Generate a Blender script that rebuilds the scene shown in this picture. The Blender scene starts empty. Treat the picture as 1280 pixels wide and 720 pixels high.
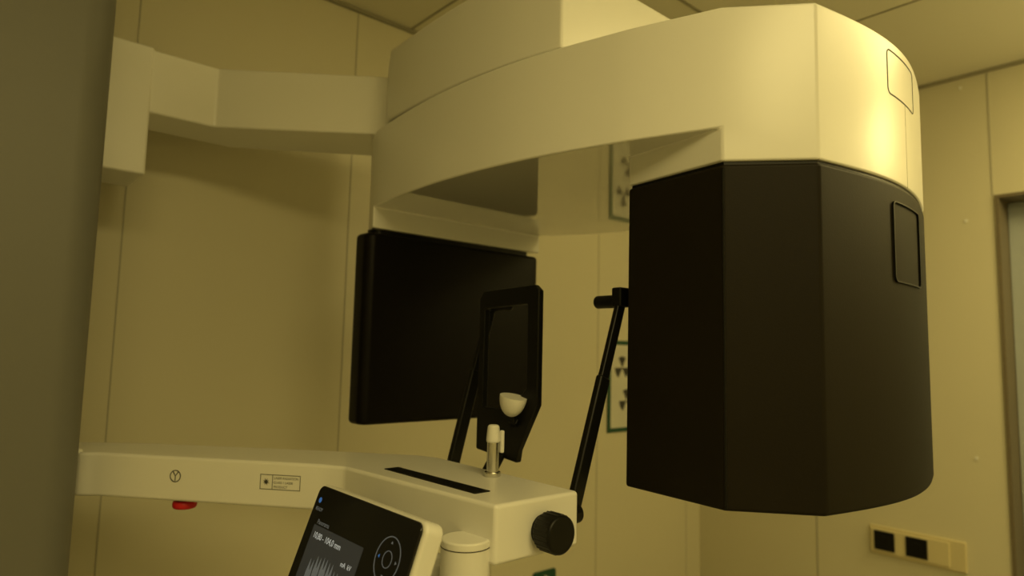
import bpy, bmesh, math
from mathutils import Vector, Matrix

scene = bpy.context.scene
try:
    scene.view_settings.view_transform = 'Standard'
    scene.view_settings.look = 'None'
except Exception: pass
CZ = 1.45   # camera height; machine heights below are given relative to it

# ------------------------------------------------------------ materials
def mat(name, col, rough=.5, metal=0., noise=.04, scale=8., emis=None, estr=0., bump=0., coat=0., spec=.5):
    m = bpy.data.materials.new(name); m.use_nodes = True
    nt = m.node_tree; b = nt.nodes['Principled BSDF']
    b.inputs['Roughness'].default_value = rough
    b.inputs['Metallic'].default_value = metal
    b.inputs['Coat Weight'].default_value = coat
    b.inputs['Specular IOR Level'].default_value = spec
    tc = nt.nodes.new('ShaderNodeTexCoord')
    n = nt.nodes.new('ShaderNodeTexNoise'); n.inputs['Scale'].default_value = scale
    n.inputs['Detail'].default_value = 4
    nt.links.new(tc.outputs['Object'], n.inputs['Vector'])
    r = nt.nodes.new('ShaderNodeValToRGB')
    r.color_ramp.elements[0].color = (*[c*(1-noise) for c in col], 1)
    r.color_ramp.elements[1].color = (*[min(1, c*(1+noise)) for c in col], 1)
    nt.links.new(n.outputs['Fac'], r.inputs['Fac'])
    nt.links.new(r.outputs['Color'], b.inputs['Base Color'])
    if bump:
        n2 = nt.nodes.new('ShaderNodeTexNoise'); n2.inputs['Scale'].default_value = 400
        nt.links.new(tc.outputs['Object'], n2.inputs['Vector'])
        bp = nt.nodes.new('ShaderNodeBump'); bp.inputs['Strength'].default_value = bump
        bp.inputs['Distance'].default_value = .001
        nt.links.new(n2.outputs['Fac'], bp.inputs['Height'])
        nt.links.new(bp.outputs['Normal'], b.inputs['Normal'])
    if emis:
        b.inputs['Emission Color'].default_value = (*emis, 1)
        b.inputs['Emission Strength'].default_value = estr
    return m

M_wall = mat('wall_panel_laminate', (.68, .64, .48), .45, noise=.03, scale=1.5)
M_ceil = mat('ceiling_panel', (.76, .73, .60), .6, noise=.03, scale=2)
M_floor = mat('floor_vinyl', (.35, .33, .26), .35, noise=.12, scale=5)
M_seam = mat('panel_seam', (.42, .40, .31), .6)
M_trimd = mat('dark_trim', (.30, .28, .20), .5)
M_white = mat('white_enamel', (.84, .83, .78), .30, noise=.01, scale=3)
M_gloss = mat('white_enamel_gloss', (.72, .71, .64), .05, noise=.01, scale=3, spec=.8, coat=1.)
M_white2 = mat('white_plastic', (.80, .79, .74), .4, noise=.01)
M_black = mat('black_housing_plastic', (.0110, .0084, .0042), .55, noise=.1, bump=.12, spec=.15)
M_dblack = mat('black_detector_plastic', (.004, .003, .002), .4, noise=.1, spec=.13)
M_rub = mat('black_plastic', (.005, .005, .004), .38, noise=.1, spec=.25)
M_groove = mat('dark_groove', (.05, .045, .03), .7)
M_col = mat('column_grey_paint', (.165, .165, .145), .5, noise=.03)
M_steel = mat('brushed_steel', (.65, .64, .6), .25, metal=1.)
M_red = mat('red_button', (.55, .01, .015), .4)
M_green = mat('green_print', (.008, .075, .04), .5)
M_paper = mat('paper', (.66, .65, .56), .6)
M_ink = mat('print_ink', (.04, .04, .035), .5)
M_glass = mat('screen_glass', (.006, .006, .007), .12, noise=.05)
M_scr = mat('screen_lit', (.02, .02, .02), .2, emis=(.36, .36, .30), estr=.055)
M_scr2 = mat('screen_grey', (.05, .05, .05), .3, emis=(.5, .52, .45), estr=.16)
M_stxt = mat('screen_text', (.2, .2, .2), .3, emis=(.8, .82, .72), estr=.40)
M_blue = mat('screen_blue', (.02, .06, .15), .3, emis=(.06, .22, .6), estr=.4)
M_ring = mat('label_print', (.12, .12, .11), .4)
M_cream = mat('socket_cream', (.68, .60, .36), .4)
M_door = mat('door_leaf_grey', (.42, .46, .48), .4)
M_reveal = mat('door_reveal', (.17, .14, .09), .5)
M_lamp = mat('lamp_glass', (.8, .8, .7), .4, emis=(1., .80, .31), estr=19.5)

# ------------------------------------------------------------ mesh helpers
def finish(name, me, m, parent=None, bevel=0., seg=3, ang=30):
    ob = bpy.data.objects.new(name, me); scene.collection.objects.link(ob)
    if m: me.materials.append(m)
    for p in me.polygons: p.use_smooth = True
    if bevel > 0:
        bm = ob.modifiers.new('b', 'BEVEL'); bm.width = bevel; bm.segments = seg
        bm.limit_method = 'ANGLE'; bm.angle_limit = math.radians(ang)
        w = ob.modifiers.new('w', 'WEIGHTED_NORMAL'); w.keep_sharp = True; w.weight = 80
    else:
        try: me.set_sharp_from_angle(angle=math.radians(ang))
        except Exception: pass
    if parent: ob.parent = parent
    return ob

def from_faces(name, verts, faces, m, parent=None, bevel=0., seg=3, ang=30):
    bm = bmesh.new(); vs = [bm.verts.new(v) for v in verts]
    for f in faces:
        try: bm.faces.new([vs[i] for i in f])
        except ValueError: pass
    bmesh.ops.recalc_face_normals(bm, faces=bm.faces)
    me = bpy.data.meshes.new(name); bm.to_mesh(me); bm.free()
    return finish(name, me, m, parent, bevel, seg, ang)

def prism(name, pts, z0, z1, m, parent=None, bevel=0., seg=3, ang=30, scale_bottom=None):
    n = len(pts); c = Vector((sum(p[0] for p in pts)/n, sum(p[1] for p in pts)/n))
    s = scale_bottom or 1.
    v = [(c.x+(p[0]-c.x)*s, c.y+(p[1]-c.y)*s, z0) for p in pts] + [(p[0], p[1], z1) for p in pts]
    f = [tuple(range(n))[::-1], tuple(range(n, 2*n))] + [(i, (i+1) % n, n+(i+1) % n, n+i) for i in range(n)]
    return from_faces(name, v, f, m, parent, bevel, seg, ang)

def box(name, a, b, m, parent=None, bevel=0., seg=3):
    return prism(name, [(a[0], a[1]), (b[0], a[1]), (b[0], b[1]), (a[0], b[1])], a[2], b[2], m, parent, bevel, seg)

def boxes(name, lst, m, parent=None, bevel=0.):
    v = []; f = []
    for a, b in lst:
        o = len(v)
        v += [(x, y, z) for z in (a[2], b[2]) for y in (a[1], b[1]) for x in (a[0], b[0])]
        f += [tuple(o+i for i in q) for q in ((0, 2, 3, 1), (4, 5, 7, 6), (0, 1, 5, 4), (2, 6, 7, 3), (0, 4, 6, 2), (1, 3, 7, 5))]
    return from_faces(name, v, f, m, parent, bevel)

def rod(name, p, q, r, m, parent=None, r2=None, seg=32, bevel=0., caps=True):
    p = Vector(p); q = Vector(q); d = (q-p); L = d.length
    me = bpy.data.meshes.new(name); bm = bmesh.new()
    bmesh.ops.create_cone(bm, cap_ends=caps, segments=seg, radius1=r, radius2=(r if r2 is None else r2), depth=L)
    M = Matrix.Translation((p+q)/2) @ d.to_track_quat('Z', 'Y').to_matrix().to_4x4()
    bm.transform(M); bm.to_mesh(me); bm.free()
    return finish(name, me, m, parent, bevel, 3, 40)

def bar(name, p, q, w, t, wdir, m, parent=None, bevel=.003):
    p = Vector(p); q = Vector(q); d = (q-p).normalized()
    wd = Vector(wdir); wd = (wd - d*wd.dot(d)).normalized(); td = d.cross(wd)
    v = []
    for c in (p, q):
        for a, b in ((-1, -1), (1, -1), (1, 1), (-1, 1)): v.append(c+wd*a*w/2+td*b*t/2)
    f = [(0, 1, 2, 3), (7, 6, 5, 4)] + [(i, (i+1) % 4, 4+(i+1) % 4, 4+i) for i in range(4)]
    return from_faces(name, v, f, m, parent, bevel)

def ellipsoid(name, c, r, m, parent=None, rot=None, cut=None):
    me = bpy.data.meshes.new(name); bm = bmesh.new()
    bmesh.ops.create_uvsphere(bm, u_segments=32, v_segments=20, radius=1)
    if cut is not None:
        g = bm.verts[:]+bm.edges[:]+bm.faces[:]
        res = bmesh.ops.bisect_plane(bm, geom=g, plane_co=(0, 0, cut), plane_no=(0, 0, 1), clear_outer=True)
        es = [e for e in res['geom_cut'] if isinstance(e, bmesh.types.BMEdge)]
        bmesh.ops.contextual_create(bm, geom=es)
    M = Matrix.Translation(c) @ (rot.to_4x4() if rot else Matrix()) @ Matrix.Diagonal((*r, 1))
    bm.transform(M); bm.to_mesh(me); bm.free()
    return finish(name, me, m, parent, 0, 3, 50)

def catmull(pts, n=6):
    out = []
    for i in range(len(pts)-1):
        p0 = pts[max(i-1, 0)]; p1 = pts[i]; p2 = pts[i+1]; p3 = pts[min(i+2, len(pts)-1)]
        for k in range(n):
            t = k/n
            out.append(tuple(.5*((2*b)+(c-a)*t+(2*a-5*b+4*c-d)*t*t+(-a+3*b-3*c+d)*t**3) for a, b, c, d in zip(p0, p1, p2, p3)))
    out.append(pts[-1]); return out

def rrect(x0, y0, x1, y1, r, n=6):
    o = []
    for cx, cy, a0 in ((x1-r, y1-r, 0), (x0+r, y1-r, 90), (x0+r, y0+r, 180), (x1-r, y0+r, 270)):
        for k in range(n+1):
            a = math.radians(a0+90*k/n); o.append((cx+r*math.cos(a), cy+r*math.sin(a)))
    return o

def empty(name, loc=(0, 0, 0)):
    e = bpy.data.objects.new(name, None); scene.collection.objects.link(e); e.empty_display_size = .1
    return e

class Plane:
    """local 2-D drawing frame on a real surface: u, v in metres, n outward"""
    def __init__(s, o, u, v):
        s.o = Vector(o); s.u = Vector(u).normalized(); s.v = Vector(v).normalized(); s.n = s.u.cross(s.v).normalized()
    def P(s, a, b, h=0): return s.o+s.u*a+s.v*b+s.n*h
    def slab(s, name, pts, h0, h1, m, parent, bevel=0.):
        n = len(pts)
        v = [s.P(a, b, h0) for a, b in pts]+[s.P(a, b, h1) for a, b in pts]
        f = [tuple(range(n))[::-1], tuple(range(n, 2*n))]+[(i, (i+1) % n, n+(i+1) % n, n+i) for i in range(n)]
        return from_faces(name, v, f, m, parent, bevel)
    def ring(s, name, c, ro, ri, h0, h1, m, parent, n=40):
        v = []; f = []
        for k in range(n):
            a = 2*math.pi*k/n; ca, sa = math.cos(a), math.sin(a)
            for r, h in ((ro, h0), (ro, h1), (ri, h1), (ri, h0)): v.append(s.P(c[0]+r*ca, c[1]+r*sa, h))
        for k in range(n):
            a = 4*k; b = 4*((k+1) % n)
            for i in range(4): f.append((a+i, a+(i+1) % 4, b+(i+1) % 4, b+i))
        return from_faces(name, v, f, m, parent)
    def frame(s, name, outer, inner, h0, h1, m, parent, bevel=0.):
        n = len(outer); v = []; f = []
        for k in range(n):
            for p, h in ((outer[k], h0), (outer[k], h1), (inner[k], h1), (inner[k], h0)): v.append(s.P(p[0], p[1], h))
        for k in range(n):
            a = 4*k; b = 4*((k+1) % n)
            for i in range(4): f.append((a+i, a+(i+1) % 4, b+(i+1) % 4, b+i))
        return from_faces(name, v, f, m, parent, bevel)
    def text(s, name, txt, a, b, size, h, m, parent):
        c = bpy.data.curves.new(name, 'FONT'); c.body = txt; c.size = size; c.extrude = .00005
        c.materials.append(m)
        o = bpy.data.objects.new(name, c); scene.collection.objects.link(o)
        R = Matrix((s.u, s.v, s.n)).transposed().to_4x4()
        o.parent = parent
        o.matrix_world = Matrix.Translation(s.P(a, b, h)) @ R
        return o

def R(z): return CZ+z

# ------------------------------------------------------------ room
X0, X1, Y0, Y1, H = -1.6, 2.81, -1.6, 1.83, 2.515
T = .16
DY0, DY1, DH = -.30, .610, 2.045
box('floor', (X0-T, Y0-T, -.1), (X1+T, Y1+T, 0), M_floor)
box('ceiling', (X0-T, Y0-T, H), (X1+T, Y1+T, H+.1), M_ceil)
box('wall_north', (X0-T, Y1, 0), (X1+T, Y1+T, H), M_wall)
box('wall_south', (X0-T, Y0-T, 0), (X1+T, Y0, H), M_wall)
box('wall_west', (X0-T, Y0, 0), (X0, Y1, H), M_wall)
boxes('wall_east', [((X1, DY1, 0), (X1+T, Y1, H)), ((X1, Y0, 0), (X1+T, DY0, H)), ((X1, DY0, DH), (X1+T, DY1, H))], M_wall)
s = []
for x in (-1.48, -.88, -.28, .32, .92, 1.52, 2.07, 2.70): s.append(((x-.0015, Y1-.0012, 0), (x+.0015, Y1+.002, H)))
boxes('trim_1', s, M_seam)
s = []
for y in (1.27,): s.append(((X1-.0012, y-.003, 0), (X1+.002, y+.003, H)))
s.append(((X1-.0012, .614, DH), (X1+.002, .619, H)))
for y in (-.68, -1.3): s.append(((X1-.0012, y-.002, 0), (X1+.002, y+.002, H)))
boxes('trim_2', s, M_seam)
boxes('trim_3', [((X0, Y1-.012, H-.012), (X1, Y1, H)), ((X1-.012, Y0, H-.012), (X1, Y1-.012, H))], M_trimd)
s = []
for y in (1.10, .1, -.9): s.append(((X0, y-.005, H-.003), (X1-.012, y+.005, H+.01)))
for x in (2.11, 1.11, .11, -.89): s.append(((x-.003, Y0, H-.002), (x+.003, Y1-.012, H+.01)))
boxes('trim_4', s, M_trimd)
boxes('baseboard_north', [((X0, Y1-.012, 0), (X1-.012, Y1, .09))], M_trimd)
boxes('baseboard_east', [((X1-.012, DY1+.05, 0), (X1, Y1, .09))], M_trimd)
sc = empty('panel_screws')
for i, (y, z) in enumerate(((.70, 1.965), (.70, 1.11), (.70, 2.47), (1.21, 2.2), (1.21, .9))):
    rod('screw_%d' % i, (X1+.002, y, z), (X1-.003, y, z), .006, M_white2, sc, seg=16)
d = empty('door_1')
boxes('reveal', [((X1-.006, DY1-.012, 0), (X1+T, DY1, DH)), ((X1-.006, DY0, 0), (X1+T, DY0+.012, DH)),
                 ((X1-.006, DY0+.012, DH-.012), (X1+T, DY1-.012, DH))], M_reveal, d)
box('leaf', (X1+.11, DY0+.013, .005), (X1+.15, DY1-.013, DH-.013), M_door, d, .002)
rod('handle_stem', (X1+.11, DY0+.1, 1.05), (X1+.06, DY0+.1, 1.05), .009, M_steel, d)
rod('handle_lever', (X1+.06, DY0+.09, 1.05), (X1+.06, DY0+.23, 1.05), .009, M_steel, d, bevel=.003)

so = empty('wall_socket_strip')
box('plate', (X1-.014, .74, .705), (X1, 1.06, .812), M_cream, so, .004)
box('plate_inner', (X1-.02, .79, .715), (X1-.012, 1.055, .802), M_cream, so, .003)
for i, y in enumerate((1.005, .895)):
    box('socket_%d' % i, (X1-.025, y-.036, .724), (X1-.018, y+.036, .795), M_rub, so, .003)
    rod('socket_well_%d' % i, (X1-.0265, y, .759), (X1-.024, y, .759), .019, M_rub, so)
po = empty('radiation_safety_poster')
PP = Plane((2.13, Y1-.004, 1.12), (1, 0, 0), (0, 0, 1))
PP.slab('sheet', [(0, 0), (.27, 0), (.27, .385), (0, .385)], 0, .002, M_green, po)
PP.slab('panel', [(.018, .018), (.252, .018), (.252, .367), (.018, .367)], .002, .003, M_paper, po)
def fan(c, r, a0, a1, n=10):
    return [(c[0], c[1])]+[(c[0]+r*math.cos(math.radians(a0+(a1-a0)*k/n)), c[1]+r*math.sin(math.radians(a0+(a1-a0)*k/n))) for k in range(n+1)]
for j, cy in enumerate((.27, .13)):
    for i, a in enumerate((60, 180, 300)):
        PP.slab('trefoil_%d_%d' % (j, i), fan((.09 if j == 0 else .12, cy), .048, a, a+60), .003, .0036, M_ink, po)
for i in range(5): PP.slab('text_line_%d' % i, [(.16, .20+.02*i), (.24, .20+.02*i), (.24, .207+.02*i), (.16, .207+.02*i)], .003, .0036, M_ink, po)
g = empty('green_exit_sticker')
GP = Plane((1.72, Y1-.003, .566), (1, 0, 0), (0, 0, 1))
GP.slab('sticker', rrect(0, 0, .12, .07, .012), 0, .002, M_green, g)
GP.slab('arrow', [(.02, .03), (.06, .03), (.06, .018), (.095, .036), (.06, .054), (.06, .042), (.02, .042)], .002, .0026, M_paper, g)

# ------------------------------------------------------------ the X-ray machine
mc = empty('dental_panoramic_xray_machine')
prism('column', rrect(-.20, 1.29, .195, 1.70, .05, 8), .05, 2.42, M_col, mc, .004)
box('column_foot', (-.30, 1.22, 0), (.45, 1.78, .05), M_col, mc, .01)
drive = [(.752, 1.33), (.706, 1.24)] + catmull([(.700, 1.10), (.700, .98), (.712, .85), (.734, .735)], 4) + \
     [(1.25, .735), (1.28, .85), (1.28, 1.10), (1.20, 1.36), (.88, 1.42)]
prism('drive_housing', drive, R(.499), R(.660), M_white, mc, .005, 3, 25)
arm = [(.205, 1.562), (.44, 1.562), (.74, 1.335), (.80, 1.30), (.90, 1.35), (.88, 1.46), (.52, 1.70), (.205, 1.70)]
prism('upper_arm', arm, R(.497), R(.638), M_white, mc, .005, 3, 20)
prism('upper_carriage', rrect(.17, 1.558, .306, 1.712, .006), R(.358), R(.642), M_white, mc, .005)
prism('turntable_gap', rrect(.76, .78, 1.22, 1.20, .12), R(.47), R(.505), M_rub, mc)

XA, XB = .879, 1.330
def arcY(x):
    t = (x-XA)/(XB-XA)
    return .384+.012*t-.034*math.sin(math.pi*max(0, min(1, t)))
arc = [(XA+(XB-XA)*k/20, arcY(XA+(XB-XA)*k/20)) for k in range(21)]
corner = [(1.347, .404), (1.362, .417), (1.375, .436), (1.384, .462)]
outer_head = [(.797, .480)] + arc + corner + [(1.390, .52)]
right = catmull([(1.392, .63), (1.385, .78), (1.366, .93), (1.332, 1.07), (1.288, 1.19)], 4)
outer_det = [(1.224, 1.297), (1.205, 1.345), (1.15, 1.385), (1.05, 1.40), (.86, 1.40), (.775, 1.385), (.73, 1.352), (.711, 1.297)]
left = catmull([(.706, 1.25), (.694, 1.12), (.690, 1.00), (.698, .86), (.718, .74), (.752, .61)], 4)
Pn = outer_head+right+outer_det+left
zt, zu, zb = R(.492), R(.316), R(.268)
V = []; F = []
def add(p, z): V.append((p[0], p[1], z)); return len(V)-1
top = [add(p, zt) for p in Pn]; mid = [add(p, zu) for p in Pn]
N = len(Pn)
F.append(tuple(top))
for i in range(N): F.append((top[i], top[(i+1) % N], mid[(i+1) % N], mid[i]))
nh = len(outer_head); nr = len(right); nd = len(outer_det)
head_in = [(1.365, .66), (.816, .66)]
hl = [add(p, zb) for p in outer_head]; hm = mid[:nh]
him = [add(p, zu) for p in head_in]; hil = [add(p, zb) for p in head_in]
for i in range(nh-1): F.append((hm[i], hm[i+1], hl[i+1], hl[i]))
F.append(tuple(hl+hil))
F.append((hm[-1], him[0], hil[0], hl[-1])); F.append((him[0], him[1], hil[1], hil[0])); F.append((him[1], hm[0], hl[0], hil[1]))
dm = mid[nh+nr:nh+nr+nd]; dl = [add(p, zb) for p in outer_det]
for i in range(nd-1): F.append((dm[i], dm[i+1], dl[i+1], dl[i]))
F.append(tuple(dl)); F.append((dm[-1], dm[0], dl[0], dl[-1]))
F.append(tuple(mid[nh-1:nh+nr+1] + mid[nh+nr+nd-1:N] + [mid[0]] + him[::-1]))
ca = from_faces('rotating_c_arm', V, F, M_white, mc, .004, 3, 25)
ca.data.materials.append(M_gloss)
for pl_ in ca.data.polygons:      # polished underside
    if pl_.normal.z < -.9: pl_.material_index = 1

hp = outer_head+head_in
prism('tube_head_neck', [(1.09+(p[0]-1.09)*.985, .5+(p[1]-.5)*.97) for p in hp], R(.24), R(.27), M_rub, mc)
prism('tube_head_cover', hp, R(-.203), R(.264), M_black, mc, .005, 3, 25, scale_bottom=1.006)
rod('cover_seam', (.7955, .478, R(-.20)), (.7965, .479, R(.257)), .0016, M_rub, mc, seg=8)
def curved_outline(name, xa, xb, za, zb_, r, w, m, off=.0006):
    o = rrect(xa, za, xb, zb_, r, 5); i_ = rrect(xa+w, za+w, xb-w, zb_-w, max(r-w, .001), 5)
    def dens(P):
        out = []
        for k in range(len(P)):
            a_, b_ = P[k], P[(k+1) % len(P)]
            for j in range(6): out.append((a_[0]+(b_[0]-a_[0])*j/6, a_[1]+(b_[1]-a_[1])*j/6))
        return out
    o = dens(o); i_ = dens(i_); n = len(o); v = []; f = []
    for k in range(n):
        for (x, z), h in ((o[k], -.002), (o[k], off), (i_[k], off), (i_[k], -.002)):
            v.append((x, arcY(x)-h, R(z)))
    for k in range(n):
        a_ = 4*k; b_ = 4*((k+1) % n)
        for q in range(4): f.append((a_+q, a_+(q+1) % 4, b_+(q+1) % 4, b_+q))
    return from_faces(name, v, f, m, mc)
curved_outline('hatch_upper_gap', 1.057, 1.190, .404, .476, .010, .0018, M_groove)
curved_outline('hatch_lower_gap', 1.057, 1.190, .115, .238, .010, .0022, M_rub, .003)
rod('housing_joint', (1.130, arcY(1.130)+.0008, R(.27)), (1.130, arcY(1.130)+.0008, R(.403)), .0012, M_seam, mc, seg=8)

prism('detector', rrect(.700, 1.295, 1.224, 1.365, .022), R(-.168), R(.258), M_dblack, mc, .010, 4)
prism('detector_neck', rrect(.725, 1.31, 1.20, 1.36, .02), R(.24), R(.27), M_rub, mc)

TT = -.196
la = [(.203, 1.395), (.235, 1.372), (.498, 1.055), (.522, 1.010), (.552, .657), (.706, .657), (.706, 1.01), (.69, 1.05), (.56, 1.205), (.335, 1.452), (.203, 1.56)]
prism('lower_arm_table', la, R(-.272), R(TT), M_white, mc, .006, 4, 15)
box('lower_carriage', (.16, 1.40, R(-.272)), (.212, 1.60, R(-.19)), M_white, mc, .006)
v4 = [(.571, .725), (.598, .725), (.590, .955), (.564, .955)]
prism('table_slot', v4, R(TT-.002), R(TT+.0015), M_rub, mc)
kz = R(-.238); kx = .634
rod('knob_stem', (kx, .66, kz), (kx, .645, kz), .020, M_rub, mc)
rod('knob', (kx, .650, kz), (kx, .618, kz), .0255, M_rub, mc, seg=48, bevel=.004)
for k in range(24):
    a = 2*math.pi*k/24
    rod('knob_rib_%d' % k, (kx+.025*math.cos(a), .647, kz+.025*math.sin(a)), (kx+.025*math.cos(a), .623, kz+.025*math.sin(a)), .0013, M_rub, mc, seg=6)
def circ(cx, cy, r, n=40): return [(cx+r*math.cos(2*math.pi*k/n), cy+r*math.sin(2*math.pi*k/n)) for k in range(n)]
prism('table_support', circ(.533, .693, .032), R(-.46), R(-.240), M_white2, mc, .003)
prism('table_support_cap', circ(.533, .693, .0323), R(-.2505), R(-.2492), M_groove, mc)
prism('support_arm', rrect(.54, .70, .64, 1.05, .03), R(-.44), R(-.33), M_white2, mc, .006)
box('support_link', (.55, .98, R(-.44)), (.64, 1.08, R(-.27)), M_white2, mc, .01)
a = Vector((.235, 1.372, 0)); b = Vector((.498, 1.055, 0)); u = (b-a).normalized()
LP = Plane((a.x, a.y, R(-.272)), u, (0, 0, 1))
ex = .148
LP.ring('emblem_ring', (ex, .043), .0105, .0088, 0, .0006, M_ring, mc)
LP.slab('emblem_stem', [(ex-.0008, .035), (ex+.0008, .035), (ex+.0008, .045), (ex-.0008, .045)], 0, .0006, M_ring, mc)
LP.slab('emblem_arm_l', [(ex-.0008, .043), (ex+.0008, .043), (ex-.004, .051), (ex-.0058, .050)], 0, .0006, M_ring, mc)
LP.slab('emblem_arm_r', [(ex-.0008, .043), (ex+.0008, .043), (ex+.0062, .050), (ex+.0044, .051)], 0, .0006, M_ring, mc)
x0, x1 = .307, .380
LP.frame('label_border', [(x0, .030), (x1, .030), (x1, .055), (x0, .055)], [(x0+.001, .031), (x1-.001, .031), (x1-.001, .054), (x0+.001, .054)], 0, .0006, M_ring, mc)
LP.slab('label_divider', [(x0+.022, .031), (x0+.023, .031), (x0+.023, .054), (x0+.022, .054)], 0, .0006, M_ring, mc)
LP.slab('label_laser_star', [(x0+.011+(.006 if k % 2 else .0025)*math.cos(k*math.pi/8), .0425+(.006 if k % 2 else .0025)*math.sin(k*math.pi/8)) for k in range(16)], 0, .0006, M_ink, mc)
for i, tx in enumerate(('LASER RADIATION', 'CLASS 1 LASER', 'PRODUCT')):
    LP.text('label_text_%d' % i, tx, x0+.025, .0475-.0072*i, .0053, .0004, M_ring, mc)
e = a+u*.150; nrm = Vector((-u.y, u.x, 0))
if nrm.y < 0: nrm = -nrm
ec = e+nrm*.028
rod('emergency_button_collar', (ec.x, ec.y, R(-.272)), (ec.x, ec.y, R(-.276)), .014, M_rub, mc)
rod('emergency_button', (ec.x, ec.y, R(-.275)), (ec.x, ec.y, R(-.289)), .020, M_red, mc, bevel=.005)

# touch-screen tablet
TL = Vector((.443, .926, R(-.202)))
v = Vector((-.34, 0, -.94)).normalized()
W_, H_ = .270, .20
BL = TL+v*H_
TP = Plane(BL, (0, -1, 0), -v)
TP.slab('tablet_shell', rrect(-.004, -.004, W_+.006, H_+.003, .014), -.030, -.002, M_white2, mc, .005)
TP.slab('tablet_glass', rrect(0, 0, W_, H_, .012), -.003, .001, M_glass, mc, .001)
box('tablet_bracket', (.41, .74, R(-.33)), (.56, .86, R(-.285)), M_white2, mc, .006)
def T_(x, y): return (x, H_-y)
TP.slab('ui_background', [T_(.022, .18), T_(.165, .18), T_(.165, .052), T_(.022, .052)], .001, .0012, M_scr, mc)
TP.slab('ui_icon_blue', [T_(.014+.004*math.cos(k*.785), .020+.004*math.sin(k*.785)) for k in range(8)], .001, .0014, M_blue, mc)
TP.text('ui_title', 'READY', .009, H_-.034, .007, .0012, M_scr2, mc)
TP.text('ui_mode', 'Panorama', .028, H_-.050, .009, .0012, M_scr2, mc)
TP.text('ui_value', '10,80 - 104,0 mm', .030, H_-.068, .0115, .0015, M_stxt, mc)
TP.text('ui_dose', 'mA  kV', .125, H_-.084, .009, .0015, M_stxt, mc)
TP.slab('ui_tile', [T_(.138, .120), T_(.160, .120), T_(.160, .105), T_(.138, .105)], .0012, .0015, M_scr2, mc)
TP.slab('ui_tile_blue', [T_(.148, .100), T_(.160, .100), T_(.160, .091), T_(.148, .091)], .0012, .0016, M_blue, mc)
for k in range(5):
    x = .052+.0175*k; y = .114+.0022*(k-2)**2
    for sgn in (0, 1):
        yy = y+sgn*.005; s_ = -1 if sgn == 0 else 1
        TP.slab('ui_tooth_%d_%d' % (k, sgn), [T_(x-.0065, yy), T_(x-.0075, yy+s_*.012), T_(x-.0045, yy+s_*.030), T_(x-.001, yy+s_*.016), T_(x+.001, yy+s_*.016), T_(x+.0045, yy+s_*.030), T_(x+.0075, yy+s_*.012), T_(x+.0065, yy)], .0012, .0015, M_scr2, mc)
for i, (cx, cy) in enumerate(((.222, .052), (.222, .125))):
    TP.ring('ui_dial_%d' % i, T_(cx, cy), .0265, .0255, .001, .0014, M_scr2, mc)
    TP.ring('ui_dial_inner_%d' % i, T_(cx, cy), .0100, .0092, .001, .0014, M_scr2, mc)
    for k in range(4):
        aa = k*math.pi/2; dx, dy = math.cos(aa), math.sin(aa)
        c = T_(cx+.018*dx, cy+.018*dy)
        TP.slab('ui_arrow_%d_%d' % (i, k), [(c[0]+.003*dx, c[1]-.003*dy), (c[0]+.002*dy, c[1]+.002*dx), (c[0]-.002*dy, c[1]-.002*dx)], .001, .0014, M_blue if k == 2 else M_scr2, mc)

def stick(tag, y0, y1, sgn, qx):
    p = Vector((.714, y0, R(-.240))); q = Vector((qx, y1, R(.088))); mpt = p.lerp(q, .62)
    bar(tag+'_sleeve', p, mpt, .024, .013, (1, 0, -.3), M_rub, mc, .004)
    bar(tag+'_rod', mpt-(q-p)*.05, q, .019, .010, (1, 0, -.3), M_rub, mc, .003)
    rod(tag+'_pivot', (.700, y0, R(-.234)), (.728, y0, R(-.234)), .014, M_rub, mc, bevel=.002)
    box(tag+'_clamp', (q.x-.014, q.y-.010, q.z-.012), (q.x+.012, q.y+.010, q.z+.020), M_rub, mc, .003)
    rod(tag+'_pad', (q.x, q.y, q.z-.002), (q.x, q.y+sgn*.054, q.z-.002), .011, M_rub, mc, bevel=.004)
stick('temple_rod_near', .680, .694, 1, .842)
stick('temple_rod_far', .985, .985, -1, .805)
FP = Plane((.75, 0, CZ), (0, -1, 0), (0, 0, 1))
outer = [(-.945, -.176), (-.945, .095), (-.935, .108), (-.80, .112), (-.788, .102), (-.788, -.088), (-.832, -.166), (-.836, -.186)]
inner = [(-.930, -.100), (-.930, .072), (-.928, .076), (-.818, .080), (-.815, .076), (-.815, -.060), (-.845, -.090), (-.850, -.100)]
FP.frame('face_frame', outer, inner, -.006, .006, M_rub, mc, .003)
bar('frame_foot', (.700, .865, R(-.215)), (.752, .885, R(-.170)), .03, .010, (0, 1, 0), M_rub, mc)
bar('frame_foot_lower', (.708, .865, R(-.262)), (.708, .865, R(-.20)), .03, .008, (0, 1, 0), M_rub, mc)
ellipsoid('chin_cup', (.728, .828, R(-.075)), (.022, .024, .034), M_white2, mc, rot=Matrix.Rotation(math.radians(12), 3, 'X'), cut=0)
bar('chin_cup_stem', (.735, .835, R(-.12)), (.735, .835, R(-.09)), .01, .006, (0, 1, 0), M_rub, mc, .001)
bar('chin_cup_bracket', (.735, .835, R(-.115)), (.750, .845, R(-.125)), .014, .010, (0, 1, 0), M_rub, mc, .001)
rod('bite_post_base', (.672, .81, R(TT)), (.672, .81, R(TT+.008)), .013, M_steel, mc, bevel=.002)
rod('bite_post', (.672, .81, R(TT+.006)), (.672, .81, R(-.140)), .0095, M_steel, mc, bevel=.001)
rod('bite_post_cap', (.672, .81, R(-.144)), (.672, .81, R(-.116)), .0115, M_white2, mc, r2=.009, bevel=.004)
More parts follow.
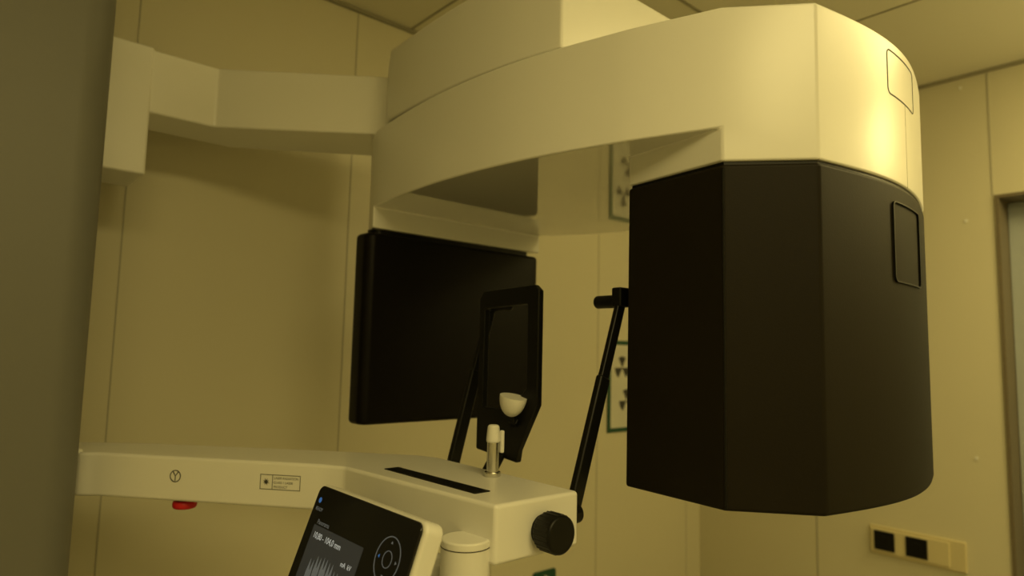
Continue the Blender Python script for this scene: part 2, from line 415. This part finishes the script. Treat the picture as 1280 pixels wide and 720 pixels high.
bar('bite_clip', (.684, .803, R(-.160)), (.684, .803, R(-.125)), .007, .006, (0, 1, 0), M_white2, mc, .002)

# ------------------------------------------------------------ lighting
YEL = (1.0, .80, .31)
def area(name, loc, tgt, sx, sy, pw, col=YEL):
    l = bpy.data.lights.new(name, 'AREA'); l.shape = 'RECTANGLE'; l.size = sx; l.size_y = sy; l.energy = pw; l.color = col
    o = bpy.data.objects.new(name, l); scene.collection.objects.link(o); o.location = loc
    o.rotation_euler = (Vector(tgt)-Vector(loc)).to_track_quat('-Z', 'Y').to_euler(); return o
area('ceiling_panel_light', (0, -.6, H-.03), (0, -.6, 0), 1.2, .6, 24)
area('ceiling_panel_light.001', (2.0, -.2, H-.03), (2.0, -.2, 0), .8, .4, 10.5)
gl = empty('ceiling_globe_lamp')
GX, GY = 2.40, -.45
rod('lamp_stem', (GX, GY, H), (GX, GY, 2.36), .01, M_steel, gl)
rod('lamp_cap', (GX, GY, H), (GX, GY, H-.012), .05, M_steel, gl)
ellipsoid('lamp_globe', (GX, GY, 2.24), (.14, .14, .14), M_lamp, gl)
w = bpy.data.worlds.new('w'); scene.world = w; w.use_nodes = True
w.node_tree.nodes['Background'].inputs[0].default_value = (.02, .017, .008, 1)

# ------------------------------------------------------------ camera
f0 = Vector((.656, .755, 0)).normalized(); r0 = Vector((f0.y, -f0.x, 0)); p = math.radians(5.5)
Fw = f0*math.cos(p)+Vector((0, 0, 1))*math.sin(p)
U = r0.cross(Fw); ro = math.radians(1.32)
Rr = r0*math.cos(ro)+U*math.sin(ro); Uu = U*math.cos(ro)-r0*math.sin(ro)
cd = bpy.data.cameras.new('camera'); cam = bpy.data.objects.new('camera', cd); scene.collection.objects.link(cam)
Mx = Matrix((Rr, Uu, -Fw)).transposed().to_4x4(); Mx.translation = Vector((0, 0, CZ)); cam.matrix_world = Mx
cd.sensor_width = 36; cd.lens = 36*820/1280; cd.clip_start = .02
cd.dof.use_dof = True; cd.dof.focus_distance = .95; cd.dof.aperture_fstop = 3.2
scene.camera = cam
